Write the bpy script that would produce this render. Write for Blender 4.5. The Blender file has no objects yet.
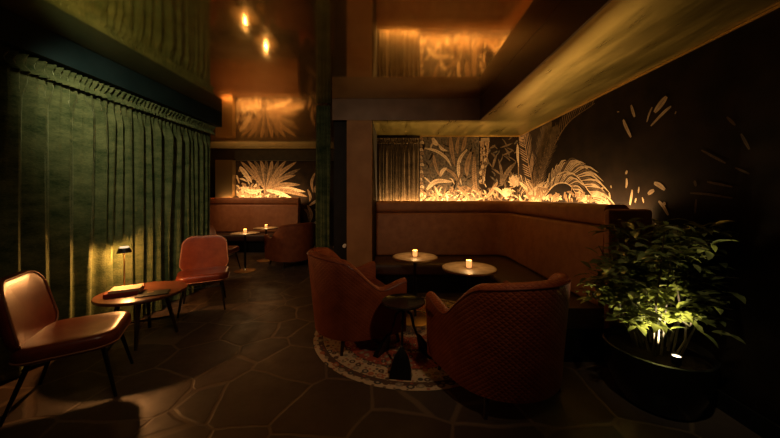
import bpy, bmesh, math, random
from math import sin, cos, pi, radians, sqrt, atan2
from mathutils import Vector, Matrix, noise
random.seed(7)
S = bpy.context.scene
C = S.collection

# ------------------------------------------------------------------ helpers
def obj(name, bm, mat, parent=None, smooth=True, loc=None):
    me = bpy.data.meshes.new(name)
    bmesh.ops.recalc_face_normals(bm, faces=bm.faces[:])
    bm.to_mesh(me); bm.free()
    for m in (mat if isinstance(mat, (list, tuple)) else [mat]):
        me.materials.append(m)
    if smooth:
        for p in me.polygons: p.use_smooth = True
        try: me.set_sharp_from_angle(angle=radians(42))
        except Exception: pass
    o = bpy.data.objects.new(name, me); C.objects.link(o)
    if parent: o.parent = parent
    if loc: o.location = loc
    return o

def thing(name, label, cat, loc=(0, 0, 0), rot=0, group=None):
    o = bpy.data.objects.new(name, None); C.objects.link(o)
    o.empty_display_size = .1
    o.location = loc; o.rotation_euler = (0, 0, rot)
    o['label'] = label; o['category'] = cat
    if group: o['group'] = group
    return o

def tag(o, label, cat, group=None):
    o['label'] = label; o['category'] = cat
    if group: o['group'] = group
    return o

def struct(o):
    o['kind'] = 'structure'; return o

def dup(root, loc, rot, label, group=None):
    r = root.copy(); C.objects.link(r); r.location = loc; r.rotation_euler = (0, 0, rot)
    r['label'] = label
    if group: r['group'] = group
    for ch in list(root.children):
        c = ch.copy(); C.objects.link(c); c.parent = r
        for g in list(ch.children):
            d = g.copy(); C.objects.link(d); d.parent = c
    return r

def facing(fx, fy): return atan2(-fx, fy)

def box(bm, x0, x1, y0, y1, z0, z1, bev=0):
    vs = [bm.verts.new((x, y, z)) for x in (x0, x1) for y in (y0, y1) for z in (z0, z1)]
    fs = [bm.faces.new([vs[i] for i in f]) for f in
          ((0, 1, 3, 2), (4, 6, 7, 5), (0, 4, 5, 1), (2, 3, 7, 6), (0, 2, 6, 4), (1, 5, 7, 3))]
    if bev:
        es = list({e for f in fs for e in f.edges})
        bmesh.ops.bevel(bm, geom=es, offset=bev, segments=2, affect='EDGES', profile=.5)

def BX(*a, bev=0):
    bm = bmesh.new(); box(bm, *a, bev=bev); return bm

def tube(bm, pts, r0, r1=None, n=10, cap=True):
    """round bar through pts, radius r0 -> r1"""
    r1 = r0 if r1 is None else r1
    pts = [Vector(p) for p in pts]; rings = []
    for i, p in enumerate(pts):
        t = (pts[min(i + 1, len(pts) - 1)] - pts[max(i - 1, 0)]).normalized()
        a = t.cross(Vector((0, 0, 1)) if abs(t.z) < .9 else Vector((1, 0, 0))).normalized()
        b = t.cross(a).normalized()
        k = i / (len(pts) - 1); r = r0 + (r1 - r0) * k
        rings.append([bm.verts.new(p + (a * cos(2 * pi * j / n) + b * sin(2 * pi * j / n)) * r) for j in range(n)])
    for A, B in zip(rings, rings[1:]):
        for j in range(n):
            bm.faces.new((A[j], A[(j + 1) % n], B[(j + 1) % n], B[j]))
    if cap:
        bm.faces.new(rings[0][::-1]); bm.faces.new(rings[-1])

def TB(*a, **k):
    bm = bmesh.new(); tube(bm, *a, **k); return bm

def lathe(bm, prof, n=40, cx=0, cy=0):
    """prof: (r, z) list; r=0 allowed at the ends"""
    rings = []
    for r, z in prof:
        if r < 1e-6: rings.append([bm.verts.new((cx, cy, z))])
        else: rings.append([bm.verts.new((cx + r * cos(2 * pi * j / n), cy + r * sin(2 * pi * j / n), z)) for j in range(n)])
    for A, B in zip(rings, rings[1:]):
        for j in range(n):
            k = (j + 1) % n
            if len(A) == 1 and len(B) == 1: continue
            if len(A) == 1: bm.faces.new((A[0], B[k], B[j]))
            elif len(B) == 1: bm.faces.new((A[j], A[k], B[0]))
            else: bm.faces.new((A[j], A[k], B[k], B[j]))

def LA(prof, n=40, cx=0, cy=0):
    bm = bmesh.new(); lathe(bm, prof, n, cx, cy); return bm

def rrect(w, d, r, n=6):
    out = []
    for cx, cy, a0 in ((w / 2 - r, d / 2 - r, 0), (-w / 2 + r, d / 2 - r, 90), (-w / 2 + r, -d / 2 + r, 180), (w / 2 - r, -d / 2 + r, 270)):
        for i in range(n + 1):
            a = radians(a0 + 90 * i / n); out.append((cx + r * cos(a), cy + r * sin(a)))
    return out

def loft(bm, outline, levels, f=None, rings_in=5):
    """closed outline lofted through levels (z, scale-inset m); ends closed by shrinking rings"""
    cx = sum(p[0] for p in outline) / len(outline); cy = sum(p[1] for p in outline) / len(outline)
    R = max(sqrt((p[0] - cx) ** 2 + (p[1] - cy) ** 2) for p in outline)
    def ring(z, ins=None, k=None):
        vs = []
        for x, y in outline:
            s = k if k is not None else 1 - ins / R
            q = (cx + (x - cx) * s, cy + (y - cy) * s, z)
            vs.append(bm.verts.new(f(*q) if f else q))
        return vs
    seq = []
    z0, i0 = levels[0]; z1, i1 = levels[-1]
    for j in range(1, rings_in): seq.append(ring(z0, k=(1 - i0 / R) * j / rings_in))
    for z, i in levels: seq.append(ring(z, i))
    for j in range(rings_in - 1, 0, -1): seq.append(ring(z1, k=(1 - i1 / R) * j / rings_in))
    n = len(outline)
    for A, B in zip(seq, seq[1:]):
        for j in range(n): bm.faces.new((A[j], A[(j + 1) % n], B[(j + 1) % n], B[j]))
    bm.faces.new(seq[0][::-1]); bm.faces.new(seq[-1])

def pad_levels(z0, z1, r, n=5, bulge=0):
    L = []
    for i in range(n + 1):
        a = pi / 2 * i / n; L.append((z0 + r - r * cos(a), r - r * sin(a)))
    for i in range(n + 1):
        a = pi / 2 * i / n; L.append((z1 - r + r * sin(a), r - r * cos(a)))
    return L

# ------------------------------------------------------------------ materials
def mat(name, col, rough=.5, metal=0, **kw):
    m = bpy.data.materials.new(name); m.use_nodes = True
    nt = m.node_tree; b = nt.nodes['Principled BSDF']
    b.inputs['Base Color'].default_value = (*col, 1); b.inputs['Roughness'].default_value = rough
    b.inputs['Metallic'].default_value = metal
    for k, v in kw.items(): b.inputs[k.replace('_', ' ')].default_value = v
    return m

class N:
    def __init__(s, m): s.t = m.node_tree; s.b = s.t.nodes['Principled BSDF']
    def new(s, t, **kw):
        n = s.t.nodes.new(t)
        for k, v in kw.items():
            if hasattr(n, k): setattr(n, k, v)
        return n
    def link(s, a, b): s.t.links.new(a, b)
    def co(s, kind='Object', scale=(1, 1, 1), rot=(0, 0, 0)):
        c = s.new('ShaderNodeTexCoord'); m = s.new('ShaderNodeMapping')
        m.inputs['Scale'].default_value = scale; m.inputs['Rotation'].default_value = rot
        s.link(c.outputs[kind], m.inputs[0]); return m.outputs[0]
    def noise(s, v, scale, detail=4, rough=.5):
        n = s.new('ShaderNodeTexNoise'); n.inputs['Scale'].default_value = scale
        n.inputs['Detail'].default_value = detail; n.inputs['Roughness'].default_value = rough
        if v: s.link(v, n.inputs['Vector'])
        return n.outputs['Fac']
    def ramp(s, fac, stops, interp='LINEAR'):
        r = s.new('ShaderNodeValToRGB'); e = r.color_ramp.elements; r.color_ramp.interpolation = interp
        while len(e) < len(stops): e.new(.5)
        for x, (p, c) in zip(e, stops): x.position = p; x.color = (*c, 1)
        s.link(fac, r.inputs[0]); return r.outputs[0]
    def math(s, op, a, b=None):
        n = s.new('ShaderNodeMath', operation=op)
        for i, v in enumerate((a, b)):
            if v is None: continue
            if isinstance(v, (int, float)): n.inputs[i].default_value = v
            else: s.link(v, n.inputs[i])
        return n.outputs[0]
    def mix(s, fac, a, b):
        n = s.new('ShaderNodeMix', data_type='RGBA')
        for i, v in ((0, fac), (6, a), (7, b)):
            if isinstance(v, (int, float)): n.inputs[i].default_value = v
            elif isinstance(v, tuple): n.inputs[i].default_value = (*v, 1)
            else: s.link(v, n.inputs[i])
        return n.outputs[2]
    def bump(s, h, strength=.3, dist=.01):
        n = s.new('ShaderNodeBump'); n.inputs['Strength'].default_value = strength
        n.inputs['Distance'].default_value = dist
        s.link(h, n.inputs['Height']); s.link(n.outputs[0], s.b.inputs['Normal'])
    def set(s, k, v): s.link(v, s.b.inputs[k])

def noisy(name, c1, c2, scale=6, rough=.5, metal=0, bump=.1, stretch=(1, 1, 1), **kw):
    m = mat(name, c1, rough, metal, **kw); n = N(m)
    f = n.noise(n.co(scale=stretch), scale, 5)
    n.set('Base Color', n.ramp(f, [(.3, c1), (.7, c2)]))
    if bump: n.bump(f, bump)
    return m

# gold leaf ceilings: polished metal sheets, seen as mirrors
def gold(name, c1, c2, r0, r1, bump, haze=0):
    m = mat(name, c1, .15, 1); n = N(m)
    co = n.co(); f = n.noise(co, 1.7, 5, .6)
    n.set('Base Color', n.ramp(f, [(.3, c1), (.7, c2)]))
    g = n.noise(n.co(scale=(6, .7, 1)), 2.2, 6, .65)
    n.set('Roughness', n.ramp(g, [(.3, (r0,) * 3), (.75, (r1,) * 3)]))
    h = n.noise(n.co(scale=(1, 3.0, 1)), 7, 5, .6)
    if bump: n.bump(h, bump, .02)
    if haze:
        g2 = n.new('ShaderNodeBsdfAnisotropic'); g2.inputs['Roughness'].default_value = .4
        n.link(n.b.inputs['Base Color'].links[0].from_socket, g2.inputs['Color'])
        mx = n.new('ShaderNodeMixShader'); mx.inputs[0].default_value = haze
        n.link(n.b.outputs[0], mx.inputs[1]); n.link(g2.outputs[0], mx.inputs[2])
        n.link(mx.outputs[0], m.node_tree.nodes['Material Output'].inputs[0])
    return m
M = {}
M['gold'] = gold('gold_leaf', (.80, .54, .19), (1.0, .78, .38), .05, .12, .015, .22)
M['gold_low'] = gold('antique_gold_leaf', (.23, .19, .05), (.35, .275, .085), .26, .38, 0)
M['black'] = noisy('black_paint', (.008, .007, .006), (.014, .012, .010), 8, .6, Specular_IOR_Level=.15)
M['lacquer'] = noisy('brown_lacquer', (.045, .025, .016), (.07, .042, .028), 3, .28)
M['umber'] = noisy('umber_panel', (.22, .105, .045), (.30, .15, .065), 4, .6, Specular_IOR_Level=.15)
M['taupe'] = noisy('taupe_panel', (.15, .098, .066), (.22, .145, .10), 4, .5, Specular_IOR_Level=.2)
M['teal'] = noisy('teal_paint', (.006, .016, .018), (.011, .024, .026), 5, .6, Specular_IOR_Level=.12)
M['wall'] = noisy('dark_wall_paint', (.012, .009, .007), (.022, .016, .012), 5, .7, Specular_IOR_Level=.1)
M['brass_trim'] = mat('brass', (.75, .52, .24), .3, 1)
M['steel'] = mat('dark_steel', (.03, .028, .026), .38, .8)
M['brass'] = mat('aged_brass', (.55, .38, .18), .35, 1)
M['wood_dark'] = noisy('dark_stained_wood', (.016, .009, .006), (.035, .018, .011), 8, .4, stretch=(1, 6, 6))
M['bone'] = mat('white_enamel', (.8, .75, .65), .4)

def floor_mat():
    m = mat('hexagonal_stone_slabs', (.06, .04, .03), .42); n = N(m)
    co = n.co(scale=(1, 1, 0))
    w = n.new('ShaderNodeTexNoise'); w.inputs['Scale'].default_value = 2.2; n.link(co, w.inputs['Vector'])
    va = n.new('ShaderNodeVectorMath', operation='MULTIPLY_ADD')
    n.link(w.outputs['Color'], va.inputs[0]); va.inputs[1].default_value = (.10, .10, 0); n.link(co, va.inputs[2])
    v1 = n.new('ShaderNodeTexVoronoi', feature='DISTANCE_TO_EDGE'); v2 = n.new('ShaderNodeTexVoronoi')
    for v in (v1, v2):
        v.inputs['Scale'].default_value = 2.05; v.inputs['Randomness'].default_value = .62; n.link(va.outputs[0], v.inputs['Vector'])
    edge = n.ramp(v1.outputs['Distance'], [(.0, (1, 1, 1)), (.011, (1, 1, 1)), (.028, (0, 0, 0))])
    sep = n.new('ShaderNodeSeparateColor'); n.link(v2.outputs['Color'], sep.inputs[0])
    tone = n.ramp(sep.outputs[0], [(0, (.070, .045, .030)), (.5, (.105, .064, .040)), (1, (.080, .058, .046))])
    st = n.noise(co, 7, 7, .65)
    tone2 = n.mix(n.math('MULTIPLY', st, .75), tone, (.035, .027, .022))
    n.set('Base Color', n.mix(edge, tone2, (.15, .10, .065)))
    n.set('Roughness', n.ramp(st, [(.3, (.34,) * 3), (.7, (.58,) * 3)]))
    h = n.math('SUBTRACT', n.math('MULTIPLY', st, .35), edge)
    n.bump(h, .35, .006)
    return m
M['floor'] = floor_mat()

def velvet(name, c1, c2, sheen):
    m = mat(name, c1, .8, Specular_IOR_Level=.1); n = N(m)
    f = n.noise(n.co(scale=(1, 1, 2.2)), 5, 6, .65); g = n.noise(n.co(scale=(6, 6, 14)), 10, 3)
    n.set('Base Color', n.ramp(n.math('ADD', n.math('MULTIPLY', f, .75), n.math('MULTIPLY', g, .25)), [(.36, c1), (.62, c2)]))
    n.b.inputs['Sheen Weight'].default_value = sheen; n.b.inputs['Sheen Roughness'].default_value = .4
    n.b.inputs['Sheen Tint'].default_value = (.75, .9, .5, 1)
    n.bump(n.math('ADD', g, f), .5, .012)
    return m
M['velvet'] = velvet('green_velvet', (.026, .048, .018), (.118, .142, .060), .35)
M['velvet_dark'] = velvet('black_green_velvet', (.03, .021, .011), (.07, .048, .026), .03)

def leather(name, c1, c2, rough, quilt=0):
    m = mat(name, c1, rough, Specular_IOR_Level=.25 if quilt else .45); n = N(m)
    f = n.noise(n.co(), 9, 5, .6)
    col = n.ramp(f, [(.3, c1), (.72, c2)])
    gr = n.noise(n.co(), 160, 2)
    if quilt:
        uv = n.co('UV', scale=(1, 1, 1), rot=(0, 0, radians(45)))
        sx = n.new('ShaderNodeSeparateXYZ'); n.link(uv, sx.inputs[0])
        a = n.math('ABSOLUTE', n.math('SINE', n.math('MULTIPLY', sx.outputs[0], quilt)))
        b = n.math('ABSOLUTE', n.math('SINE', n.math('MULTIPLY', sx.outputs[1], quilt)))
        q = n.math('POWER', n.math('MINIMUM', a, b), .55)
        n.bump(n.math('ADD', q, n.math('MULTIPLY', gr, .05)), .4, .010)
        seam = n.ramp(n.math('MINIMUM', a, b), [(0, (1, 1, 1)), (.16, (0, 0, 0))])
        col = n.mix(n.math('MULTIPLY', seam, .3), col, tuple(x * .35 for x in c1))
    else:
        n.bump(n.math('ADD', f, n.math('MULTIPLY', gr, .3)), .12, .006)
    n.set('Base Color', col)
    return m
M['leather_quilt'] = leather('quilted_cognac_leather', (.21, .042, .013), (.34, .082, .026), .52, quilt=130)
M['leather'] = leather('oxblood_leather', (.125, .020, .008), (.20, .042, .015), .33)
M['banq'] = leather('tan_suede_leather', (.24, .085, .028), (.36, .14, .05), .62)
M['banq_rear'] = leather('russet_leather', (.30, .10, .036), (.42, .16, .06), .5)
M['seat_dark'] = leather('dark_brown_leather', (.035, .014, .008), (.06, .024, .013), .5)
M['piping'] = mat('pale_piping', (.36, .15, .08), .4)
M['top_stone'] = noisy('tan_stone_top', (.30, .20, .11), (.48, .34, .20), 14, .5)
M['top_wood'] = noisy('reddish_wood_top', (.085, .028, .013), (.15, .054, .024), 5, .3, stretch=(1, 8, 1))
M['soil'] = noisy('potting_soil', (.005, .003, .002), (.016, .010, .006), 40, .95, bump=.8, Specular_IOR_Level=0)
M['pot'] = mat('black_glazed_pot', (.012, .011, .010), .18)
M['bark'] = noisy('brown_stem', (.028, .018, .010), (.055, .036, .02), 30, .7)
M['wax'] = mat('candle_wax', (.8, .62, .40), .5, Subsurface_Weight=.4)

def emit(name, col, s):
    m = mat(name, col, .5); b = m.node_tree.nodes['Principled BSDF']
    b.inputs['Emission Color'].default_value = (*col, 1); b.inputs['Emission Strength'].default_value = s
    return m
M['flame'] = emit('flame', (1, .58, .22), 14)
M['glass'] = emit('glowing_frosted_glass', (1, .42, .12), 1.1)
M['bulb'] = emit('lamp_diffuser', (1, .72, .38), 14)
M['opal'] = emit('lit_opal_cap', (1, .74, .45), .9)
M['lens'] = emit('spot_lens', (1, .86, .55), 8)

def leaf_mat():
    m = mat('glossy_green_leaf', (.05, .085, .02), .24, Transmission_Weight=0); n = N(m)
    f = n.noise(n.co(), 11, 3)
    n.set('Base Color', n.ramp(f, [(.3, (.055, .072, .024)), (.52, (.12, .135, .048)), (.72, (.27, .25, .11))]))
    nt = m.node_tree; tr = n.new('ShaderNodeBsdfTranslucent'); tr.inputs[0].default_value = (.22, .24, .05, 1)
    mx = n.new('ShaderNodeMixShader'); mx.inputs[0].default_value = .28
    out = nt.nodes['Material Output']
    n.link(n.b.outputs[0], mx.inputs[1]); n.link(tr.outputs[0], mx.inputs[2]); n.link(mx.outputs[0], out.inputs[0])
    return m
M['leaf'] = leaf_mat()

def ink(name, c1, c2, dark, lines):
    """printed leaf: pale tone crossed by fine dark veins, from its own UVs"""
    m = mat(name, c1, .75, Specular_IOR_Level=.08); n = N(m)
    uv = n.co('UV'); sp = n.new('ShaderNodeSeparateXYZ'); n.link(uv, sp.inputs[0])
    u = n.math('ABSOLUTE', n.math('SUBTRACT', sp.outputs[0], .5))
    ph = n.math('ADD', n.math('MULTIPLY', sp.outputs[1], lines), n.math('MULTIPLY', u, -9))
    v = n.math('SINE', ph)
    f = n.noise(n.co(), 14, 4)
    col = n.ramp(f, [(.3, c1), (.7, c2)])
    veins = n.ramp(v, [(.5, (0, 0, 0)), (1, (1, 1, 1))])
    col = n.mix(n.math('MULTIPLY', veins, .6), col, dark)
    rib = n.ramp(u, [(.03, (1, 1, 1)), (.08, (0, 0, 0))])
    n.set('Base Color', n.mix(n.math('MULTIPLY', rib, .6), col, dark))
    return m
M['ink_bg'] = noisy('mural_ground', (.006, .004, .003), (.016, .010, .006), 5, .8, bump=0, Specular_IOR_Level=.05)
M['ink_grey'] = noisy('mural_foliage_grey', (.015, .012, .009), (.10, .082, .062), 26, .8, bump=0, Specular_IOR_Level=.05)
M['ink_pale'] = ink('mural_leaf_pale', (.26, .19, .125), (.46, .36, .24), (.04, .026, .015), 110)
M['ink_mid'] = ink('mural_leaf_mid', (.12, .078, .046), (.24, .16, .095), (.02, .013, .008), 120)
M['ink_dark'] = ink('mural_leaf_dark', (.05, .035, .022), (.12, .082, .05), (.012, .008, .005), 60)
INK = [M['ink_bg'], M['ink_grey'], M['ink_pale'], M['ink_mid'], M['ink_dark']]

def rug_mat():
    m = mat('round_medallion_rug', (.3, .1, .06), .95); n = N(m)
    co = n.co(); sp = n.new('ShaderNodeSeparateXYZ'); n.link(co, sp.inputs[0])
    X, Y = sp.outputs[0], sp.outputs[1]
    r = n.math('SQRT', n.math('ADD', n.math('MULTIPLY', X, X), n.math('MULTIPLY', Y, Y)))
    th = n.math('ARCTAN2', Y, X)
    cream, red, navy, rust, brown = (.66, .49, .31), (.40, .06, .035), (.045, .045, .055), (.48, .14, .055), (.09, .04, .025)
    base = n.ramp(r, [(0, navy), (.14, navy), (.15, cream), (.19, cream), (.20, red), (.42, red), (.43, navy), (.46, navy),
                      (.47, cream), (.49, red), (.72, red), (.73, brown), (.75, cream), (.90, cream), (.905, brown), (.945, brown), (.95, cream), (1, cream)][:18], 'CONSTANT')
    pol = n.new('ShaderNodeCombineXYZ'); n.link(n.math('MULTIPLY', th, 36 / pi), pol.inputs[0]); n.link(n.math('MULTIPLY', r, 15), pol.inputs[1])
    def flowers(sc, lo, hi):
        v = n.new('ShaderNodeTexVoronoi'); v.inputs['Scale'].default_value = sc; v.inputs['Randomness'].default_value = .45
        n.link(pol.outputs[0], v.inputs['Vector'])
        return n.ramp(v.outputs['Distance'], [(lo, (1, 1, 1)), (hi, (0, 0, 0))]), v.outputs['Color']
    f1, c1 = flowers(1.0, .34, .42); f2, c2 = flowers(1.0, .16, .22); f3, c3 = flowers(2.1, .30, .40)
    sc = n.new('ShaderNodeSeparateColor'); n.link(c1, sc.inputs[0])
    tone = n.ramp(sc.outputs[0], [(0, brown), (.3, rust), (.55, (.30, .24, .17)), (.8, navy)], 'CONSTANT')
    s3 = n.new('ShaderNodeSeparateColor'); n.link(c3, s3.inputs[0])
    t3 = n.ramp(s3.outputs[1], [(0, red), (.4, brown), (.7, cream)], 'CONSTANT')
    c = n.mix(n.math('MULTIPLY', f3, .8), base, t3)
    c = n.mix(f1, c, tone); c = n.mix(f2, c, (.52, .40, .27))
    wear = n.noise(co, 9, 6, .7)
    n.set('Base Color', n.mix(n.math('MULTIPLY', wear, .35), c, (.14, .10, .07)))
    n.bump(n.noise(co, 220, 2), .5, .004)
    return m
M['rug'] = rug_mat()

# ------------------------------------------------------------------ camera
EYE, F, VX, VY = 1.4, 290.0, 397.0, 197.0
cam = bpy.data.cameras.new('camera'); co = bpy.data.objects.new('camera', cam); C.objects.link(co)
co.location = (0, 0, EYE); co.rotation_euler = (pi / 2, 0, 0)
cam.sensor_width = 36; cam.lens = F / 780 * 36; cam.shift_x = -(VX - 390) / 780; cam.shift_y = -(219 - VY) / 780
cam.clip_start = .05; S.camera = co

# ------------------------------------------------------------------ setting
XR, YB = 2.14, 5.08          # right wall, back wall of the lounge
HC, HL = 2.77, 2.47          # mirror ceiling, dropped ceiling
XF, YF = 1.153, 4.03         # faces of the dropped ceiling
YA, XA = 8.30, -5.6          # back and left wall of the alcove
XW = -3.14                   # wall behind the green curtain
YE = 4.74                    # where that wall ends
Y0 = -2.4
struct(obj('floor', BX(XA - .2, XR + .2, Y0 - .2, YA + .2, -.1, 0), M['floor'], smooth=False))
struct(obj('ceiling', BX(XA - .2, XR + .2, Y0 - .2, YA + .2, HC, HC + .1), M['gold'], smooth=False))
bm = bmesh.new(); box(bm, XF + .02, XR, Y0, YB, HL + .004, HL + .05); box(bm, -.345, XF + .02, YF + .02, YB, HL + .004, HL + .05)
struct(obj('ceiling', bm, M['gold_low'], smooth=False))
struct(obj('trim_1', BX(XF, XF + .018, Y0, YF, HL, HC - .002), M['lacquer'], smooth=False))
struct(obj('trim_2', BX(-.90, XF + .018, YF, YF + .018, HL, HC - .002), M['taupe'], smooth=False))
struct(obj('wall_right', BX(XR, XR + .12, Y0, YB + .12, 0, HC), M['wall'], smooth=False))
struct(obj('wall_back', BX(-.345, XR, YB, YB + .12, 0, HC), M['wall'], smooth=False))
struct(obj('wall_front', BX(XW - .12, XR, Y0 - .12, Y0, 0, HC), M['wall'], smooth=False))
struct(obj('wall_left', BX(XW - .12, XW, Y0, YE, 0, HC), M['wall'], smooth=False))
struct(obj('wall_alcove_front', BX(XA, XW - .12, YE - .12, YE, 0, HC), M['wall'], smooth=False))
struct(obj('wall_alcove_left', BX(XA - .12, XA, YE, YA, 0, HC), M['wall'], smooth=False))
struct(obj('wall_alcove_back', BX(XA, -.345, YA, YA + .12, 0, HC), M['wall'], smooth=False))
struct(obj('wall_partition', BX(-.90, -.347, YF + .10, YA, 0, HC), M['black'], smooth=False))
struct(obj('column', BX(-.70, -.352, YF + .01, YF + .098, 0, HL), M['umber'], smooth=False))
struct(obj('trim_3', BX(XW, -2.86, Y0, YE, 2.54, HC - .002), M['teal'], smooth=False))          # pelmet box above the green curtain
struct(obj('trim_4', BX(-4.62, -.90, YA - .05, YA, 2.44, 2.735), M['black'], smooth=False))      # dark band above the alcove mural
struct(obj('trim_5', BX(-5.10, -4.62, YA - .16, YA, 1.1, 2.44), M['brass'], smooth=False))       # metal clad pier
struct(obj('trim_6', BX(XR - .012, XR, Y0, YB, HL - .014, HL + .002), M['brass_trim'], smooth=False))
struct(obj('trim_7', BX(.40, XR - .012, YB - .012, YB, HL - .014, HL + .002), M['brass_trim'], smooth=False))
struct(obj('baseboard_right', BX(XR - .015, XR, Y0, 2.3, 0, .12), M['black'], smooth=False))
struct(obj('baseboard_partition', BX(-.915, -.90, YF + .1, YA, 0, .12), M['black'], smooth=False))
dr = struct(obj('door_1', BX(-.898, -.705, YF + .085, YF + .0995, .01, HL - .01), M['black'], smooth=False))
k = obj('door_handle', LA([(0, 0), (.026, .0), (.026, .006), (.012, .012), (.012, .03), (.024, .036), (.026, .046), (.018, .056), (0, .058)], 20), M['bone'], dr)
k.rotation_euler = (pi / 2, 0, 0); k.location = (-.74, YF + .085, .71)

# ------------------------------------------------------------------ murals
def catmull(P, n=8):
    P = [Vector((*p, 0)) for p in P]; out = []
    Q = [P[0] * 2 - P[1]] + P + [P[-1] * 2 - P[-2]]
    for i in range(1, len(Q) - 2):
        a, b, c, d = Q[i - 1:i + 3]
        for j in range(n):
            t = j / n
            out.append(.5 * (2 * b + (c - a) * t + (2 * a - 5 * b + 4 * c - d) * t * t + (3 * b - a - 3 * c + d) * t ** 3))
    out.append(P[-1]); return [(p.x, p.y) for p in out]

class Mural:
    """a printed wall covering in wall coordinates (u along the wall, h up), drawn 1-6 mm proud of its panel"""
    def __init__(s, to3, u0, u1, h0, h1):
        s.bm = bmesh.new(); s.uv = s.bm.loops.layers.uv.new('UVMap'); s.to3 = to3; s.lift = .0006
        s.rng = (u0, u1, h0, h1)
        vs = [s.bm.verts.new(to3(u, h, 0)) for u, h in ((u0, h0), (u1, h0), (u1, h1), (u0, h1))]
        s.bm.faces.new(vs).material_index = 0
    def clip(s, u, h):
        u0, u1, h0, h1 = s.rng; return (min(max(u, u0), u1), min(max(h, h0), h1))
    def strip(s, pts, w, mi, prof=None, n=7):
        P = catmull(pts, n) if len(pts) > 2 else [tuple(pts[0][k] + (pts[1][k] - pts[0][k]) * i / n for k in (0, 1)) for i in range(n + 1)]
        s.lift += .000004
        prof = prof or (lambda t: sin(pi * min(1, t * .93 + .07)) ** .7)
        rows = []
        for i, (u, h) in enumerate(P):
            a = P[max(i - 1, 0)]; b = P[min(i + 1, len(P) - 1)]
            dx, dy = b[0] - a[0], b[1] - a[1]; L = sqrt(dx * dx + dy * dy) or 1
            ww = w * prof(i / (len(P) - 1)) / 2
            rows.append([s.bm.verts.new(s.to3(*s.clip(u - dy / L * k * ww, h + dx / L * k * ww), s.lift)) for k in (-1, 1)])
        m = len(rows) - 1
        for i in range(m):
            try: f = s.bm.faces.new((rows[i][0], rows[i][1], rows[i + 1][1], rows[i + 1][0]))
            except ValueError: continue
            f.material_index = mi
            for l, (a, b) in zip(f.loops, ((0, i), (1, i), (1, i + 1), (0, i + 1))): l[s.uv].uv = (a, b / m)
    def poly(s, pts, mi):
        s.lift += .000004
        f = s.bm.faces.new([s.bm.verts.new(s.to3(*s.clip(u, h), s.lift)) for u, h in pts]); f.material_index = mi
        for l in f.loops: l[s.uv].uv = (.3, .2)
    def frond(s, pts, w, ll, mi, nl=34, side=(-1, 1), droop=.3):
        P = catmull(pts, 12); s.strip(pts, w, mi, lambda t: 1 - .8 * t)
        for i in range(nl):
            t = (i + .5) / nl; j = min(int(t * (len(P) - 1)), len(P) - 2)
            u, h = P[j]; dx, dy = P[j + 1][0] - u, P[j + 1][1] - h; L = sqrt(dx * dx + dy * dy) or 1; dx /= L; dy /= L
            l = ll * (.55 + .6 * sin(pi * t)) * random.uniform(.8, 1.15)
            for k in side:
                ex, ey = dx * .75 - dy * k * .8, dy * .75 + dx * k * .8
                tip = (u + ex * l, h + ey * l - droop * l)
                mid = (u + ex * l * .55, h + ey * l * .55 - droop * l * .2)
                s.strip([(u, h), mid, tip], ll * .06, mi if random.random() > .25 else 4, n=3)
    def build(s, name, label):
        return tag(obj(name, s.bm, INK, smooth=False), label, 'mural')

# back wall: pixel traces carried onto the wall plane
YM = YB - .004
def bw(px, py): return ((px - VX) / F * YM, EYE + (VY - py) * YM / F)
mb = Mural(lambda u, h, l: (u, YM - l, h),   .40, XR - .008, .01, HL - .016)
z3 = lambda *p: [bw(415 + x / 5.154, 120 + y / 5.154) for x, y in p]
U = YM / F / 5.154
mb.poly(z3((22, 86), (330, 86), (330, 416), (22, 416)), 1)
for i in range(150):     # dim undergrowth behind the leaves
    x, y = random.uniform(25, 525), random.uniform(90, 415); a = random.uniform(.3, 2.8); l = random.uniform(25, 70)
    mb.strip(z3((x, y), (x + cos(a) * l * .5 + 5, y - sin(a) * l * .5), (x + cos(a) * l, y - sin(a) * l)), random.uniform(5, 12) * U, random.choice((4, 4, 1, 0)), n=4)
for i in range(260):     # tangle at the foot
    x = random.uniform(25, 640); y = 420 - abs(random.gauss(0, 34)); a = random.uniform(.15, 3.0); l = random.uniform(18, 60)
    mb.strip(z3((x, y), (x + cos(a) * l * .5, y - sin(a) * l * .65), (x + cos(a) * l, y - sin(a) * l * .8)), random.uniform(4, 9) * U, random.choice((3, 3, 4, 4, 2, 0)), n=4)
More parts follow.
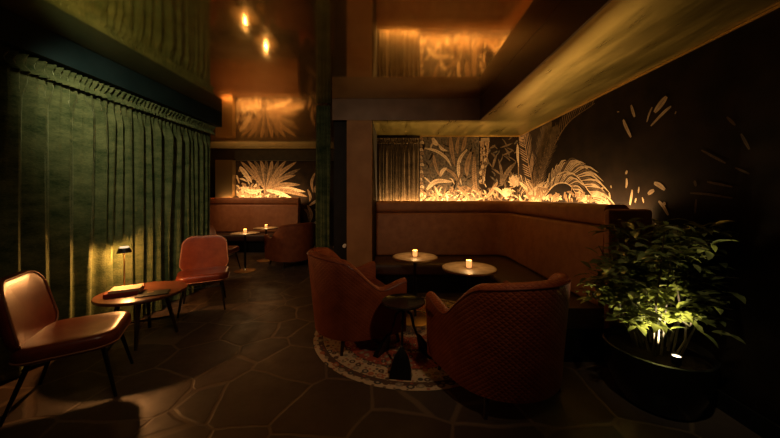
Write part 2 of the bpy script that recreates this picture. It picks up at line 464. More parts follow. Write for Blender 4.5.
for pts, w, mi in (
    (((50, 145), (110, 160), (160, 195), (188, 240)), 15, 2), (((95, 180), (104, 230), (125, 288)), 16, 3),
    (((183, 85), (188, 150), (205, 240)), 22, 3), (((225, 86), (216, 140), (220, 175)), 18, 3), (((262, 86), (252, 130), (240, 165)), 20, 3),
    (((268, 152), (232, 200), (224, 265), (240, 335)), 18, 2), (((288, 165), (268, 235), (268, 292)), 26, 3),
    (((305, 190), (306, 300), (320, 388)), 24, 3), (((60, 358), (110, 316), (195, 318)), 24, 2),
    (((145, 245), (200, 280), (228, 338)), 15, 3), (((130, 290), (142, 262), (165, 246)), 20, 2),
    (((48, 295), (66, 310), (84, 328)), 8, 2), (((445, 338), (475, 270), (522, 215)), 24, 4), (((420, 180), (408, 215), (400, 250)), 12, 4),
    (((425, 320), (392, 372), (362, 405)), 20, 3), (((218, 338), (255, 378), (282, 415)), 18, 3),
    (((215, 330), (240, 270), (230, 215)), 14, 4), (((440, 330), (445, 270), (430, 200)), 14, 4),
    (((90, 92), (104, 118), (122, 128)), 24, 2), (((122, 126), (140, 150), (168, 160)), 14, 2), (((104, 110), (86, 128), (80, 150)), 9, 2),
    (((470, 400), (430, 360), (400, 350)), 16, 2), (((100, 340), (118, 375), (130, 392)), 12, 2),
    (((590, 415), (560, 350), (545, 260), (540, 110)), 34, 3), (((640, 415), (600, 330), (575, 200), (556, 95)), 30, 2),
    (((560, 300), (535, 200), (527, 120)), 20, 2), (((600, 410), (625, 340), (620, 250)), 26, 3)):
    mb.strip(z3(*pts), w * U, mi)
mb.strip(z3((357, 108), (358, 150), (352, 230), (345, 330)), 52 * U, 3, lambda t: 1 - .55 * t)      # hanging trunk with bark flakes
for k in range(64):
    y = random.uniform(112, 320); ww = 24 - (y - 112) * .05; x = 357 - (y - 112) * .055 + random.uniform(-ww, ww) * .8; l = random.uniform(10, 24)
    mb.strip(z3((x, y), (x + random.uniform(-3, 3), y + l * .5), (x + random.uniform(-5, 5), y + l)), random.uniform(4, 9) * U, random.choice((2, 2, 4, 0)), n=3)
mb.poly(z3((340, 92), (380, 92), (386, 114), (362, 108), (338, 116)), 2)
for k in range(17):       # stem climbing the left edge
    y = 95 + k * 19; x = 32 + 5 * sin(k * 2.1)
    mb.strip(z3((x - 9, y + 8), (x, y), (x + 10, y + 10)), 15 * U, 2 if k % 2 else 3, n=4)
for k in range(9):        # pale flower
    a = k * 2 * pi / 9; mb.strip(z3((512, 315), (512 + 16 * cos(a), 315 + 16 * sin(a)), (512 + 34 * cos(a + .3), 315 + 34 * sin(a + .3))), 17 * U, 2, n=4)
for k in range(11):
    a = k * .6; mb.strip(z3((470, 372), (470 + 14 * cos(a), 372 + 14 * sin(a)), (470 + 28 * cos(a + .3), 372 + 24 * sin(a + .3))), 13 * U, 2, n=4)
mb.build('jungle_mural', 'pale jungle leaves printed on dark back wall above the long banquette')

# right wall
XM = XR - .004
def rw(px, py):
    Y = F * XM / (px - VX); return (Y, EYE + (VY - py) * Y / F)
mr = Mural(lambda u, h, l: (XM - l, u, h), 1.0, YB - .008, .13, HL - .016)
z4 = lambda *p: [rw(510 + x / 3.545, 100 + y / 3.545) for x, y in p]
mr.frond(z4((96, 345), (126, 235), (195, 95), (300, 12)), .03, .26, 3, 46, (-1,), .25)
mr.frond(z4((100, 345), (110, 240), (130, 150), (150, 95)), .03, .3, 4, 40, droop=.05)
mr.frond(z4((95, 345), (70, 250), (52, 150), (44, 120)), .03, .28, 3, 30, droop=.0)
mr.frond(z4((110, 345), (165, 268), (225, 262), (285, 330), (305, 365)), .03, .34, 2, 60, (-1,), .5)
mr.frond(z4((115, 350), (160, 300), (210, 300), (250, 362)), .03, .26, 2, 44, (-1,), .5)
mr.frond(z4((80, 350), (60, 310), (30, 290), (12, 300)), .03, .2, 2, 24, droop=.3)
for k in range(22):
    x = 95 + random.uniform(-22, 22); mr.strip(z4((x, 362), (x - 4 + random.uniform(-22, 22), 330), (x + random.uniform(-50, 50), 285)), .05, random.choice((2, 3)), n=4)
for k in range(70):
    x = random.uniform(20, 300); y = 364 - abs(random.gauss(0, 16)); a = random.uniform(.3, 2.8); l = random.uniform(12, 34)
    mr.strip(z4((x, y), (x + cos(a) * l * .5, y - sin(a) * l * .6), (x + cos(a) * l, y - sin(a) * l * .75)), .035, random.choice((2, 3, 3)), n=3)
for pts, w in (  # loose leaf flecks; far ones in darker ink, the light's falloff painted in
    (((402, 70), (412, 95), (430, 132)), 12), (((430, 18), (436, 40), (443, 60)), 11), (((556, -12), (535, 15), (513, 44)), 24), (((572, 22), (545, 45), (500, 92)), 11),
    (((505, 25), (494, 50), (486, 78)), 7), (((590, 40), (586, 50)), 5), (((380, 42), (388, 42)), 4),
    (((416, 250), (411, 263)), 9), (((414, 278), (415, 295), (412, 312)), 9), (((512, 294), (530, 302), (550, 318)), 17), (((490, 334), (500, 326), (512, 320)), 15),
    (((434, 318), (431, 345), (426, 372)), 10), (((458, 308), (456, 330)), 6), (((322, 314), (332, 312)), 6), (((358, 303), (360, 312)), 6), (((352, 328), (356, 348)), 7),
    (((328, 350), (322, 362)), 7), (((340, 340), (338, 352)), 5), (((345, 352), (350, 366)), 6), (((448, 348), (444, 364)), 6), (((655, 286), (660, 306)), 9), (((661, 352), (657, 402)), 7),
    (((680, 178), (720, 200), (766, 224)), 8), (((700, 290), (730, 296), (790, 308)), 8), (((640, 330), (700, 334), (790, 348)), 8), (((528, 358), (545, 378), (562, 408)), 12),
    (((545, 362), (552, 372)), 10), (((770, 60), (800, 90)), 9), (((820, 120), (850, 175)), 10), (((800, 240), (850, 262)), 8), (((470, 345), (475, 365)), 6)):
    q = z4(*pts); far = pts[0][0] > 620; y = sum(p[0] for p in q) / len(q); mr.strip(q, w * y / F / 3.545 * 1.0, 4 if far else 2, lambda t: sin(pi * (t * .8 + .1)) ** .6, n=4)
mr.build('jungle_mural', 'dark side wall mural with arching palm fronds and scattered pale leaf flecks')

# alcove wall
YQ = YA - .004
def aw(px, py): return ((px - VX) / F * YQ, EYE + (VY - py) * YQ / F)
ma = Mural(lambda u, h, l: (u, YQ - l, h), -4.60, -.917, .01, 2.435)
z5 = lambda *p: [aw(200 + x / 5.57, 130 + y / 5.57) for x, y in p]
V = YQ / F / 5.57
for i in range(120):
    x = random.uniform(205, 470); y = 385 - abs(random.gauss(0, 45)); a = random.uniform(.2, 2.9); l = random.uniform(20, 70)
    ma.strip(z5((x, y), (x + cos(a) * l * .5, y - sin(a) * l * .65), (x + cos(a) * l, y - sin(a) * l * .8)), random.uniform(8, 18) * V, random.choice((2, 3, 3, 4, 4)), n=4)
for tx, ty, mi in ((225, 172, 3), (262, 165, 3), (300, 165, 4), (335, 160, 3), (368, 160, 4), (402, 160, 3), (440, 165, 4), (480, 168, 3), (540, 175, 3), (560, 215, 4), (535, 250, 3), (590, 345, 2), (560, 305, 3), (600, 372, 3)):
    ma.strip(z5((370, 335), ((370 + tx) / 2 + random.uniform(-8, 8), (335 + ty) / 2 - 14), (tx, ty)), 26 * V, mi)
for pts, w, mi in ((((222, 205), (250, 240), (290, 295)), 26, 2), (((225, 320), (290, 345), (355, 330)), 24, 2), (((370, 335), (440, 350), (520, 385)), 22, 2),
                   (((640, 240), (622, 290), (630, 350)), 16, 3), (((655, 300), (640, 330), (655, 365)), 12, 3), (((610, 420), (640, 400), (660, 385)), 14, 2), (((600, 330), (615, 370), (610, 400)), 14, 3),
                   (((590, 560), (625, 535), (665, 490)), 16, 2), (((600, 420), (620, 470), (610, 520)), 18, 3), (((640, 440), (660, 470), (655, 520)), 14, 3), (((580, 440), (600, 460), (612, 520)), 14, 4)):
    ma.strip(z5(*pts), w * V, mi)
ma.build('jungle_mural', 'glowing palm leaf mural on far alcove wall behind the rear booth')

# ------------------------------------------------------------------ curtains
def curtain(name, P0, P1, z0, z1, pleats, amp, mat_, label, head=None, seed=1, tight=0, thick=.006):
    """pleated cloth from P0 to P1; normal pushed out to the left of the run direction"""
    P0, P1 = Vector((*P0, 0)), Vector((*P1, 0)); D = P1 - P0; L = D.length; t = D / L; nrm = Vector((-t.y, t.x, 0))
    rnd = random.Random(seed)
    nu = pleats * 10; nz = 40
    kn = [rnd.uniform(.55, 1.5) for _ in range(pleats)]; tot = sum(kn); cum = [0]
    for q in kn: cum.append(cum[-1] + q / tot)
    am = [rnd.uniform(.55, 1.1) for _ in range(pleats + 1)]
    root = thing(name, label, 'curtain')
    def off(u, v):
        i = min(max([j for j in range(pleats) if cum[j] <= u] or [0]), pleats - 1)
        f = (u - cum[i]) / (cum[i + 1] - cum[i]); a = am[i] * (1 - f) + am[i + 1] * f
        w = (1 - cos(2 * pi * f)) / 2
        w = w ** 1.1
        fine = .16 * sin(2 * pi * pleats * 2.3 * u + 3 * v + seed) * v
        drift = .28 * noise.noise((u * 9 + seed, v * 1.3, seed)) + (.55 * noise.noise((u * 17 + 2 * seed, v * .8, 3.1)) if head else 0)
        g = min(1, max(0, (v - .86) / .08)); g = g * g * (3 - 2 * g) if head else 0
        top = .30 + .16 * sin(2 * pi * pleats * 2.1 * u + seed + 2 * sin(u * 23))
        return amp * (.45 + .55 * min(1, u / .35) if head else 1) * ((a * w + fine + drift * (1 - v * .6)) * (1 - g) + top * g)
    def sheet(za, zb, nz, f, tk):
        bm = bmesh.new(); lay = []
        for side in (0, 1):
            g = []
            for j in range(nz + 1):
                v = j / nz; row = []
                for i in range(nu + 1):
                    u = i / nu; p = P0 + t * (u * L + .018 * sin(v * 4 + u * 31) * (1 - v)) + nrm * (f(u, v) - side * tk)
                    row.append(bm.verts.new((p.x, p.y, za + (zb - za) * v)))
                g.append(row)
            for j in range(nz):
                for i in range(nu): bm.faces.new((g[j][i], g[j][i + 1], g[j + 1][i + 1], g[j + 1][i]))
            lay.append(g)
        a, b = lay
        for j in range(nz):
            for i in (0, nu): bm.faces.new((a[j][i], a[j + 1][i], b[j + 1][i], b[j][i]))
        for i in range(nu):
            for j in (0, nz): bm.faces.new((a[j][i], a[j][i + 1], b[j][i + 1], b[j][i]))
        return bm
    obj('drape', sheet(z0, z1, nz, off, thick), mat_, root)
    if head:
        hh, ha, hp = head
        def hoff(u, v):
            s = abs(v - .45) / .55
            return amp * .42 + ha * (.5 + .5 * sin(2 * pi * hp * u + 1.7 * sin(u * 40))) * (.35 + s * .9) + .012 * noise.noise((u * 60, v * 4, seed))
        obj('gathered_heading', sheet(z1 - hh, z1, 8, hoff, thick), mat_, root)
    return root
# run direction is chosen so the normal points into the room
curtain('curtain', (-2.99, 4.64), (-2.99, .5), .015, 2.52, 31, .088, M['velvet'],
        'long green velvet curtain with gathered heading beneath the dark pelmet at left', head=(.13, .05, 78), seed=4)
curtain('curtain', (-.985, 4.30), (-1.20, 4.30), .015, 2.75, 4, .05, M['velvet'],
        'narrow green curtain drawn back against the black wall between alcove and lounge', seed=9)
curtain('curtain', (.385, 5.055), (-.34, 5.055), .6, 2.42, 11, .045, M['velvet_dark'],
        'dark pleated curtain behind the banquette, left of the leaf mural', head=(.10, .02, 24), seed=13)

# ------------------------------------------------------------------ banquettes
def sweep(prof, cx, cy, sx, xe, ye, r=.16, nb=12):
    """closed profile (d, h) swept along the walls meeting at (cx, cy); sx=+1: side wall at right, -1: at left"""
    bm = bmesh.new(); secs = []
    def path(d):
        P = []
        for i in range(nb + 1):
            P.append((xe + ((cx - sx * (d + r)) - xe) * i / nb, cy - d))
        for i in range(1, 8):
            a = pi / 2 * i / 8; P.append((cx - sx * (d + r) + sx * r * sin(a), cy - d - r + r * cos(a)))
        for i in range(nb + 1):
            P.append((cx - sx * d, (cy - d - r) + (ye - (cy - d - r)) * i / nb))
        return P
    cols = [[bm.verts.new((x, y, h)) for x, y in path(d)] for d, h in prof]
    n = len(cols)
    for a in range(n):
        A, B = cols[a], cols[(a + 1) % n]
        for i in range(len(A) - 1): bm.faces.new((A[i], A[i + 1], B[i + 1], B[i]))
    bm.faces.new([c[0] for c in cols]); bm.faces.new([c[-1] for c in cols][::-1])
    return bm
def rprof(d0, d1, h0, h1, r, n=5, lean=0):
    out = []
    for cd, ch, a0 in ((d1 - r, h1 - r, 0), (d0 + r, h1 - r, 90), (d0 + r, h0 + r, 180), (d1 - r, h0 + r, 270)):
        for i in range(n + 1):
            a = radians(a0 + 90 * i / n); h = ch + r * sin(a); out.append((cd + r * cos(a) - lean * (h - h0) / (h1 - h0), h))
    return out
def banquette(name, label, cx, cy, sx, xe, ye, top, m, dd=0, seat=.62):
    t = thing(name, label, 'banquette')
    b = .17 + dd
    obj('base', sweep([(b, 0), (b + seat + .05, 0), (b + seat + .05, .28), (b, .28)], cx, cy, sx, xe, ye), M['black'], t)
    obj('seat', sweep(rprof(b + .10, b + .20 + seat, .285, .455, .045), cx, cy, sx, xe, ye), M['seat_dark'], t)
    obj('back_panel', sweep([(b, .28), (b + .06, .28), (b + .06, top - .08), (b, top - .08)], cx, cy, sx, xe, ye), M['black'], t)
    obj('back_cushion', sweep(rprof(b + .065, b + .27, .46, top - .185, .04, lean=.06), cx, cy, sx, xe, ye), m, t)
    obj('headrest_roll', sweep(rprof(b - .005, b + .215, top - .18, top, .055), cx, cy, sx, xe, ye), m, t)
    if sx > 0:
        bm = bmesh.new(); box(bm, cx - .40, cx - .025, ye - .075, ye - .002, 0, top - .035, bev=.03); obj('end_panel', bm, M['banq'], t)
    return t
banquette('banquette', 'long tan leather corner banquette along the back and right walls', XR, YB, 1, -.335, 2.46, 1.335, M['banq'])
banquette('banquette', 'rust leather corner booth in the far alcove behind the curtain', XA, YA, -1, -2.66, 6.2, 1.385, M['banq_rear'], dd=.12)

# ------------------------------------------------------------------ bistro tables and candles
def bistro(loc, label, r=.25, hh=.72):
    t = thing('bistro_table', label, 'table', loc, 0, None)
    obj('tabletop', LA([(0, hh - .022), (r - .006, hh - .022), (r, hh - .016), (r, hh - .006), (r - .006, hh), (0, hh)], 56), M['top_stone'], t)
    obj('rim', LA([(r + .0005, hh - .018), (r + .005, hh - .018), (r + .005, hh - .002), (r + .0005, hh - .002), (r + .0005, hh - .018)], 56), M['brass'], t)
    obj('pole', LA([(0, .024), (.018, .024), (.018, hh - .04), (.05, hh - .0225), (0, hh - .0225)], 20), M['steel'], t)
    obj('base', LA([(0, 0), (.19, 0), (.19, .008), (.17, .014), (.03, .02), (.022, .04), (0, .04)], 40), M['brass'], t)
    return t
T1, T2, T3, T4 = (.205, 3.30, .0065), (.69, 2.78, .0065), (-2.88, 5.5, 0), (-2.90, 6.42, 0)
tb = bistro(T1, 'round candlelit bistro table nearest the back cushions of the long banquette')
dup(tb, T2, 0, 'round candlelit bistro table right before the barrel armchair seen from behind')
dup(tb, T3, 0, 'candlelit round table in the alcove, nearer one of the two there')
dup(tb, T4, 0, 'candlelit round table in the alcove, farther one beside the booth')
def candle(loc, label):
    t = thing('candle', label, 'candle', loc)
    obj('votive_glass', LA([(0, 0), (.023, 0), (.026, .006), (.027, .068), (.0255, .068), (.0245, .008), (0, .006)], 24), M['glass'], t)
    w = obj('wax', LA([(0, .0075), (.0235, .0095), (.0240, .022), (.0, .021)], 20), M['wax'], t)
    obj('flame', LA([(0, .024), (.006, .03), (.0085, .040), (.006, .052), (.0025, .062), (0, .068)], 12), M['flame'], t)
    return t
def lamp(name, kind, loc, energy, col, **kw):
    l = bpy.data.lights.new(name, kind); l.energy = energy; l.color = col
    for k_, v in kw.items(): setattr(l, k_, v)
    o = bpy.data.objects.new(name, l); C.objects.link(o); o.location = loc; return o
CT = [(x, y, z + .7205) for x, y, z in (T1, T2, T3, T4)]
cd = candle(CT[0], 'lit votive candle on the bistro table nearest the banquette back')
CL = ['lit votive candle on the bistro table in front of the right barrel armchair', 'lit votive candle on the nearer alcove table', 'lit votive candle on the farther alcove table']
for p, l in zip(CT[1:], CL): dup(cd, p, 0, l)
for i, p in enumerate(CT):
    lamp('candle_light', 'POINT', (p[0], p[1], p[2] + .085), 1.7 if i < 2 else 3, (1, .55, .2), shadow_soft_size=.02)

# ------------------------------------------------------------------ rug
rg = tag(obj('round_rug', LA([(0, 0), (.995, 0), (1.0, .002), (1.0, .004), (.99, .006), (0, .006)], 96), M['rug']),
         'round red and cream patterned rug under the armchairs', 'rug')
rg.location = (.15, 3.09, 0.0)

# ------------------------------------------------------------------ barrel armchairs
def barrel(loc, rot, label):
    t = thing('barrel_armchair', label, 'armchair', loc, rot)
    hw, yb, yf = .375, -.02, .33          # half width, where the curve starts, arm fronts
    path = []
    for i in range(9): path.append((hw, yf + (yb - yf) * i / 8, 1, 0))
    for i in range(1, 32):
        a = pi * i / 32; path.append((hw * cos(a), yb - .36 * sin(a), cos(a), -sin(a)))
    for i in range(9): path.append((-hw, yb + (yf - yb) * i / 8, -1, 0))
    cum = [0]
    for p, q in zip(path, path[1:]): cum.append(cum[-1] + sqrt((p[0] - q[0]) ** 2 + (p[1] - q[1]) ** 2))
    Lt = cum[-1]
    def top(s):
        x = abs(s / Lt - .5) * 2        # 0 back centre .. 1 arm front
        if x < .36: return .885 - .035 * (x / .36) ** 2
        if x < .74:
            k_ = (x - .36) / .38; k_ = k_ * k_ * (3 - 2 * k_); return .85 + (.575 - .85) * k_
        k_ = (x - .74) / .26; return .575 + .055 * k_ * k_ * (3 - 2 * k_)
    TH = .085
    def shell(z0, fo, fi, topf, cap=True):
        bm = bmesh.new(); uv = bm.loops.layers.uv.new('UVMap'); cols = []
        for (x, y, nx, ny), s in zip(path, cum):
            h = topf(s); back = max(0, 1 - abs(s / Lt - .5) * 3.2)
            prof = []
            nz = 10
            for j in range(nz + 1): prof.append((fo, z0 + (h - .04 - z0) * j / nz))
            for j in range(1, 7):
                a = pi * j / 7; prof.append(((fo + fi) / 2 + (fo - fi) / 2 * cos(a), h - .04 + .04 * sin(a)))
            for j in range(nz + 1): prof.append((fi, h - .04 + (z0 - h + .04) * j / nz))
            col = []; v = 0; pp = None
            for d, z in prof:
                fl = .055 * back * ((z - .1) / .8) + .018 * ((z - .1) / .5)       # the wall leans out towards the top
                q = (x + nx * (d + fl), y + ny * (d + fl), z)
                if pp: v += sqrt(sum((a - b) ** 2 for a, b in zip(q, pp)))
                pp = q; col.append((bm.verts.new(q), (s, v)))
            cols.append(col)
        for A, B in zip(cols, cols[1:]):
            n = len(A)
            for j in range(n):
                k_ = (j + 1) % n; f = bm.faces.new((A[j][0], B[j][0], B[k_][0], A[k_][0]))
                for l, w in zip(f.loops, (A[j][1], B[j][1], B[k_][1], A[k_][1])): l[uv].uv = w
        for c in (cols[0], cols[-1]): bm.faces.new([v[0] for v in c])
        return bm
    obj('quilted_shell', shell(.13, TH / 2, -TH / 2, top), M['leather_quilt'], t)
    # piping along the rim
    bm = bmesh.new(); P = []
    for (x, y, nx, ny), s in zip(path, cum):
        h = top(s); back = max(0, 1 - abs(s / Lt - .5) * 3.2); fl = .055 * back * ((h - .1) / .8) + .018 * ((h - .1) / .5)
        P.append((x + nx * (TH / 2 + fl - .004), y + ny * (TH / 2 + fl - .004), h - .030))
    tube(bm, P, .006, n=6); obj('piping', bm, M['leather'], t)
    # D-shaped seat deck and cushion
    def dshape(ins):
        return [(x - nx * ins, y - ny * ins) for x, y, nx, ny in path]
    bm = bmesh.new(); loft(bm, dshape(TH / 2 + .004), pad_levels(.15, .29, .015)); obj('seat_deck', bm, M['leather'], t)
    bm = bmesh.new(); loft(bm, [(x, y + .012) for x, y in dshape(TH / 2 + .012)], pad_levels(.295, .45, .05)); obj('seat_cushion', bm, M['leather'], t)
    for sx, sy in ((1, 1), (-1, 1), (1, -1), (-1, -1)):
        x0, y0 = sx * .30, (.27 if sy > 0 else -.24)
        obj('leg', TB([(x0 * 1.1, y0 * 1.1, 0), (x0, y0, .149)], .013, .022, 12), M['wood_dark'], t)
    return t
bc = barrel((-.395, 2.96, .0065), facing(.90, .44), 'quilted leather barrel armchair at left on the rug, turned to the right')
dup(bc, (.76, 2.20, .0065), facing(-.39, .92), 'quilted leather barrel armchair in the foreground seen from behind')
dup(bc, (-2.20, 6.08, 0), facing(-.75, .66), 'quilted leather barrel armchair in the alcove beside the far tables')

# ------------------------------------------------------------------ upholstered side chairs
def sidechair(loc, rot, label):
    t = thing('lounge_chair', label, 'chair', loc, rot)
    so = [(x * (1 - .05 * (y / .25)), y) for x, y in rrect(.56, .50, .11, 8)]
    bm = bmesh.new(); loft(bm, so, pad_levels(.345, .455, .045), f=lambda x, y, z: (x, y, z + .10 * max(0, y) ** 2 - .02 * max(0, 1 - (x * x + y * y) / .05) * (z > .41)), rings_in=8)
    obj('seat', bm, M['leather'], t)
    # curved back: rounded outline in (x, z), bent round the sitter and leaning back
    bo = [(x * (1 - .07 * (y / .24)), y) for x, y in rrect(.54, .46, .12, 8)]
    def bend(x, y, z):
        h = .645 + y; d = -.245 - (h - .43) * .20 + 1.05 * x * x * .55
        return (x, d + z, h)
    bm = bmesh.new(); loft(bm, bo, pad_levels(-.03, .03, .028), f=bend, rings_in=8); obj('backrest', bm, M['leather'], t)
    bm = bmesh.new(); P = [bend(x * .965, y * .965, .027) for x, y in bo]; tube(bm, P + [P[0]], .0065, n=8, cap=False); obj('piping', bm, M['piping'], t)
    bm = bmesh.new(); P = [(x * .992, y * .992, (.372) + .10 * max(0, y) ** 2) for x, y in so]; tube(bm, P + [P[0]], .006, n=8, cap=False); obj('seat_piping', bm, M['piping'], t)
    for sx, sy in ((1, 1), (-1, 1), (1, -1), (-1, -1)):
        obj('leg', TB([(sx * .235, sy * .225 + (.02 if sy > 0 else -.05), 0), (sx * .19, sy * .17, .346)], .010, .015, 12), M['steel'], t)
    obj('stretcher', TB([(-.20, .185, .30), (.20, .185, .30)], .008, n=8), M['steel'], t)
    obj('stretcher', TB([(-.20, -.195, .30), (.20, -.195, .30)], .008, n=8), M['steel'], t)
    return t
sc_ = sidechair((-2.46, 3.69, 0), facing(.50, -.86), 'red-brown leather lounge chair facing the camera beside the curtain')
dup(sc_, (-2.31, 2.11, 0), facing(.85, .53), 'red-brown leather lounge chair at lower left, nearest the camera')
dup(sc_, (-3.28, 5.40, 0), facing(1, .05), 'leather lounge chair in the alcove, mostly hidden behind the facing chair')

# ------------------------------------------------------------------ round side table with lamp and books
TX, TY, TH_ = -2.52, 2.88, .47
t = thing('round_side_table', 'round reddish wood side table by the green curtain, holding the lamp', 'table', (TX, TY, 0))
obj('tabletop', LA([(0, TH_ - .035), (.340, TH_ - .035), (.353, TH_ - .028), (.358, TH_ - .014), (.353, TH_ - .003), (.343, TH_), (0, TH_)], 64), M['top_wood'], t)
for a in (-60, 30, 120, 210):
    a = radians(a); obj('leg', TB([(.27 * cos(a), .27 * sin(a), 0), (.17 * cos(a), .17 * sin(a), TH_ - .036)], .014, .021, 12), M['wood_dark'], t)
for a in (-60, 30):
    a = radians(a); obj('stretcher', TB([(.242 * cos(a), .242 * sin(a), .15 + .022 * (a > 0)), (-.242 * cos(a), -.242 * sin(a), .15 + .022 * (a > 0))], .010, n=10), M['wood_dark'], t)
LX, LY = -2.775, 2.95
t = thing('table_lamp', 'small lit table lamp with a dark shade beside the books', 'lamp', (LX, LY, TH_ + .0005))
obj('base', LA([(0, 0), (.05, 0), (.05, .008), (.044, .012), (.01, .016), (0, .016)], 32), M['brass'], t)
obj('stem', LA([(0, .015), (.006, .015), (.006, .415), (0, .415)], 14), M['brass'], t)
obj('shade', LA([(.060, .365), (.042, .413), (.036, .413), (.054, .365), (.060, .365)], 36), M['steel'], t)
obj('shade_cap', LA([(.0065, .4132), (.040, .4132), (.036, .426), (.0065, .428), (.0065, .4132)], 32), M['opal'], t)
obj('bulb', LA([(.0065, .365), (.022, .367), (.026, .383), (.018, .399), (.0065, .403), (.0065, .365)], 20), M['bulb'], t)
lamp('table_lamp_light', 'POINT', (LX, LY, TH_ + .345), 36, (1, .40, .11), shadow_soft_size=.018)

def book(loc, rot, w, d, h, cover, pages, label, name='book', group=None):
    t = thing(name, label, 'book', loc, rot, group)
    c = .004
    bm = bmesh.new(); box(bm, -w / 2, w / 2, -d / 2, d / 2, 0, c); box(bm, -w / 2, w / 2, -d / 2, d / 2, h - c, h); box(bm, -w / 2, w / 2, -d / 2, -d / 2 + c, c, h - c)
    obj('cover', bm, cover, t, smooth=False)
    obj('pages', BX(-w / 2 + .006, w / 2 - .006, -d / 2 + c, d / 2 - .006, c, h - c), pages, t, smooth=False)
    return t
M['red_cover'] = noisy('red_book_cover', (.22, .028, .02), (.28, .04, .028), 6, .45)
M['cream_cover'] = noisy('cream_book_cover', (.52, .40, .26), (.62, .50, .34), 9, .5)
M['page'] = noisy('paper_edge', (.62, .52, .38), (.74, .64, .48), 60, .8, stretch=(1, 1, 30))
M['dark_cover'] = noisy('dark_menu_cover', (.012, .016, .014), (.024, .028, .024), 7, .35)
zt = TH_ + .0005
book((-2.615, 2.79, zt), radians(24), .25, .19, .034, M['red_cover'], M['page'], 'red-covered book at the bottom of the pair under the lamp', group='books on the round side table')
book((-2.605, 2.795, zt + .0345), radians(30), .225, .17, .024, M['cream_cover'], M['page'], 'pale-topped book lying on the red book', group='books on the round side table')
t = thing('menu_folder', 'thin dark menu folder lying flat on the side table right of the books', 'menu', (-2.345, 2.79, zt), radians(30))
obj('cover', BX(-.12, .12, -.085, .085, 0, .009, bev=.002), M['dark_cover'], t, smooth=False)
obj('label_plate', BX(-.05, -.005, .02, .05, .0092, .0098), M['brass'], t, smooth=False)

# ------------------------------------------------------------------ black side table with paddle feet
t = thing('black_side_table', 'small black three-legged side table with paddle-shaped feet between the armchairs', 'table', (.055, 2.47, .0065))
obj('tabletop', LA([(0, .478), (.10, .478), (.178, .494), (.186, .505), (.182, .512), (.17, .505), (.10, .490), (0, .488)], 40), M['pot'], t)
obj('hub', LA([(0, .40), (.02, .41), (.045, .46), (.07, .4775), (0, .4775)], 24), M['steel'], t)
def paddle(a):
    """thin bent rod ending in a wedge-shaped blade"""
    ca, sa = cos(a), sin(a); R = lambda x, y, z: (x * -sa + y * ca, x * ca + y * sa, z)
    rod = TB([R(0, .02, .43), R(0, .075, .38), R(0, .10, .28), R(0, .13, .20), R(0, .16, .165)], .012, .011, 10)
    bm = bmesh.new(); rows = []
    for z, w, y, th in ((.19, .012, .150, .012), (.165, .03, .165, .014), (.13, .055, .183, .016), (.08, .074, .205, .018), (.03, .085, .225, .022), (0, .088, .235, .028)):
        rows.append([bm.verts.new(R(x, yy, z)) for x, yy in ((-w, y - th), (w, y - th), (w * .96, y + th), (-w * .96, y + th))])
    for A, B in zip(rows, rows[1:]):
        for j in range(4): bm.faces.new((A[j], A[(j + 1) % 4], B[(j + 1) % 4], B[j]))
    bm.faces.new(rows[0]); bm.faces.new(rows[-1][::-1])
    return rod, bm
for a in (-97, 28, 148):
    rod, bl = paddle(radians(a)); l = obj('leg', rod, M['steel'], t); obj('paddle_foot', bl, M['steel'], l, smooth=False)

# ------------------------------------------------------------------ plant
PX, PY = 1.80, 2.02
t = thing('potted_shrub', 'bushy potted shrub with glossy leaves at right before the side wall', 'plant', (PX, PY, 0))
pt = obj('pot', LA([(0, 0), (.20, 0), (.23, .02), (.285, .20), (.30, .33), (.305, .365), (.295, .37), (.285, .36), (.27, .31), (0, .305)], 56), M['pot'], t)
obj('soil', LA([(0, .3055), (.266, .3115), (.272, .322), (.15, .334), (0, .338)], 40), M['soil'], t)
bm = bmesh.new(); rs = random.Random(5); tips = []
for i in range(20):
    a = rs.uniform(0, 2 * pi); r0 = rs.uniform(.02, .14); r1 = rs.uniform(.12, .42); h = rs.uniform(.75, 1.38) - r1 * .45
    x0, y0 = r0 * cos(a), r0 * sin(a); x1, y1 = r1 * cos(a + rs.uniform(-.4, .4)), r1 * sin(a + rs.uniform(-.4, .4)) * .9
    x1 = min(x1, .26); y1 = min(y1, .28)
    P = [(x0, y0, .325), (x0 * 1.3 + x1 * .15, y0 * 1.3 + y1 * .15, .33 + (h - .33) * .35), (x0 * .3 + x1 * .6, y0 * .3 + y1 * .6, .33 + (h - .33) * .7), (x1, y1, h)]
    tube(bm, P, .008, .003, 6); tips.append(P)
    for j in range(4):
        k_ = rs.uniform(.3, .95); q = Vector(P[1]).lerp(Vector(P[3]), k_); b = rs.uniform(0, 2 * pi); l = rs.uniform(.12, .26)
        e = q + Vector((cos(b) * l, sin(b) * l, l * .35)); e.x = min(e.x, .28); e.y = min(e.y, .31)
        tube(bm, [q, q.lerp(e, .5) + Vector((0, 0, .02)), e], .004, .002, 5); tips.append([q, q, q.lerp(e, .5), e])
obj('stems', bm, M['bark'], t)
bm = bmesh.new()
def leaf(p, d, up, L, W):
    d = d.normalized(); s = d.cross(up)
    if s.length < .05: s = d.cross(Vector((1, 0, 0)))
    s.normalize(); n = s.cross(d).normalized(); mids = []; rows = []
    for k_, w, b in ((0, .10, 0), (.22, .75, .03), (.5, 1, .05), (.78, .62, .02), (1, .04, -.06)):
        c = p + d * (L * k_) + n * (L * b)
        rows.append((bm.verts.new(c + s * W * w / 2 + n * W * .14 * w), bm.verts.new(c), bm.verts.new(c - s * W * w / 2 + n * W * .14 * w)))
    for A, B in zip(rows, rows[1:]):
        bm.faces.new((A[0], A[1], B[1], B[0])); bm.faces.new((A[1], A[2], B[2], B[1]))
cnt = 0
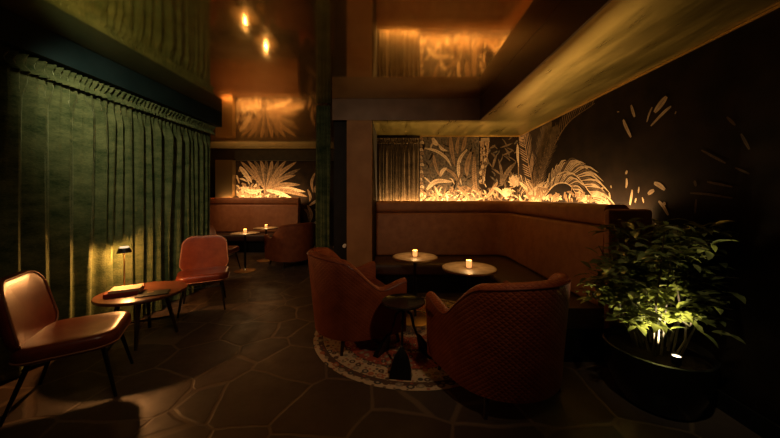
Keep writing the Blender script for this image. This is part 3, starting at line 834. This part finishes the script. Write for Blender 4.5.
while cnt < 1700:
    P = rs.choice(tips); k_ = rs.uniform(.15, 1); a, b = (P[1], P[2]) if k_ < .5 else (P[2], P[3])
    p = Vector(a).lerp(Vector(b), (k_ * 2) % 1) + Vector((rs.gauss(0, .035), rs.gauss(0, .035), rs.gauss(0, .03)))
    az = rs.uniform(0, 2 * pi); d = Vector((cos(az), sin(az), rs.uniform(-.45, .6)))
    L = rs.uniform(.065, .13)
    e = p + d.normalized() * L
    if (p - Vector((-.07, -.24, .44))).length < .20: continue
    if max(p.x, e.x) > XR - PX - .03 or min(p.z, e.z) < .375: continue
    if min(p.y, e.y) < -.50 or (max(p.y, e.y) > .33 and p.z < 1.42): continue
    leaf(p, d, Vector((rs.uniform(-.4, .4), rs.uniform(-.4, .4), 1)), L, L * rs.uniform(.32, .48)); cnt += 1
obj('foliage', bm, M['leaf'], t)
SX, SY = PX - .07, PY - .225
t = thing('garden_spotlight', 'tiny lit spotlight standing in the soil of the shrub pot', 'spotlight', (SX, SY, .334))
obj('spike', LA([(0, -.01), (.006, 0), (.006, .03), (0, .03)], 10), M['steel'], t)
obj('housing', LA([(0, .03), (.022, .03), (.027, .045), (.027, .085), (.023, .085), (.023, .074), (0, .074)], 24), M['steel'], t)
obj('lens', LA([(0, .0745), (.0225, .0745), (.0225, .078), (0, .080)], 20), M['lens'], t)

# ------------------------------------------------------------------ lights
def aim(o, target):
    o.rotation_euler = (Vector(target) - o.location).to_track_quat('-Z', 'Y').to_euler()
WARM = (1, .57, .22)
def strip(name, p0, p1, aimv, wpm, col=WARM):
    p0, p1 = Vector(p0), Vector(p1); L = (p1 - p0).length; c = (p0 + p1) / 2
    o = lamp(name, 'AREA', c, wpm * L, col, shape='RECTANGLE', size=L, size_y=.018)
    z = -Vector(aimv).normalized(); x = (p1 - p0).normalized(); y = z.cross(x)
    o.rotation_euler = Matrix((x, y, z)).transposed().to_euler(); return o
strip('led_strip_light', (-.30, YB - .105, 1.205), (2.0, YB - .105, 1.205), (0, .25, .97), 44)
strip('led_strip_light', (XR - .11, YB - .14, 1.20), (XR - .11, 2.50, 1.20), (.30, 0, .95), 20)
strip('led_strip_light', (-4.95, YA - .24, 1.27), (-2.68, YA - .24, 1.27), (0, .3, .95), 25)
def spot(name, loc, to, e, deg, blend=.8, col=(1, .74, .44), r=.06):
    o = lamp(name, 'SPOT', loc, e, col, spot_size=radians(deg), spot_blend=blend, shadow_soft_size=r); aim(o, to); return o
spot('unseen_spot', (-2.2, 1.98, 2.72), (-3.0, 3.6, 1.75), 80, 84, 1, (1, .82, .50))  # unseen lamp added to wash the green curtain; no fixture modelled
spot('unseen_spot', (-.9, .9, 2.70), (-2.2, 3.3, .5), 24, 70, 1, (1, .72, .42))  # added fill from out of view for the left floor and chairs
spot('unseen_spot', (.98, .85, 2.72), (.05, 2.62, .2), 40, 48, 1, (1, .66, .36))
spot('unseen_spot', (-4.7, 6.3, 2.72), (-3.8, 7.9, .75), 75, 60, 1, (1, .62, .32))
spot('unseen_spot', (-.7, -1.6, 2.6), (-.3, 4.3, 1.7), 135, 36, 1, (1, .70, .44), .15)  # invented lamp behind the camera, narrowed to brighten column and fascia
spot('spot_in_pot', (SX, SY, .42), (SX - .10, SY + .24, 1.0), 62, 110, .8, (1, .84, .48), .02)
spot('unseen_spot', (1.0, .75, 2.72), (1.80, 1.86, .72), 40, 28, 1, (1, .84, .50), .04)

w = bpy.data.worlds.new('world'); S.world = w; w.use_nodes = True
w.node_tree.nodes['Background'].inputs[0].default_value = (1, .7, .45, 1); w.node_tree.nodes['Background'].inputs[1].default_value = .002

S.view_settings.view_transform = 'Standard'; S.view_settings.look = 'None'; S.view_settings.gamma = 1
S.view_settings.use_curve_mapping = False; S.view_settings.exposure = 0
cy = S.cycles
cy.use_denoising = True; cy.sample_clamp_indirect = 4; cy.max_bounces = 10; cy.caustics_reflective = True; cy.caustics_refractive = False
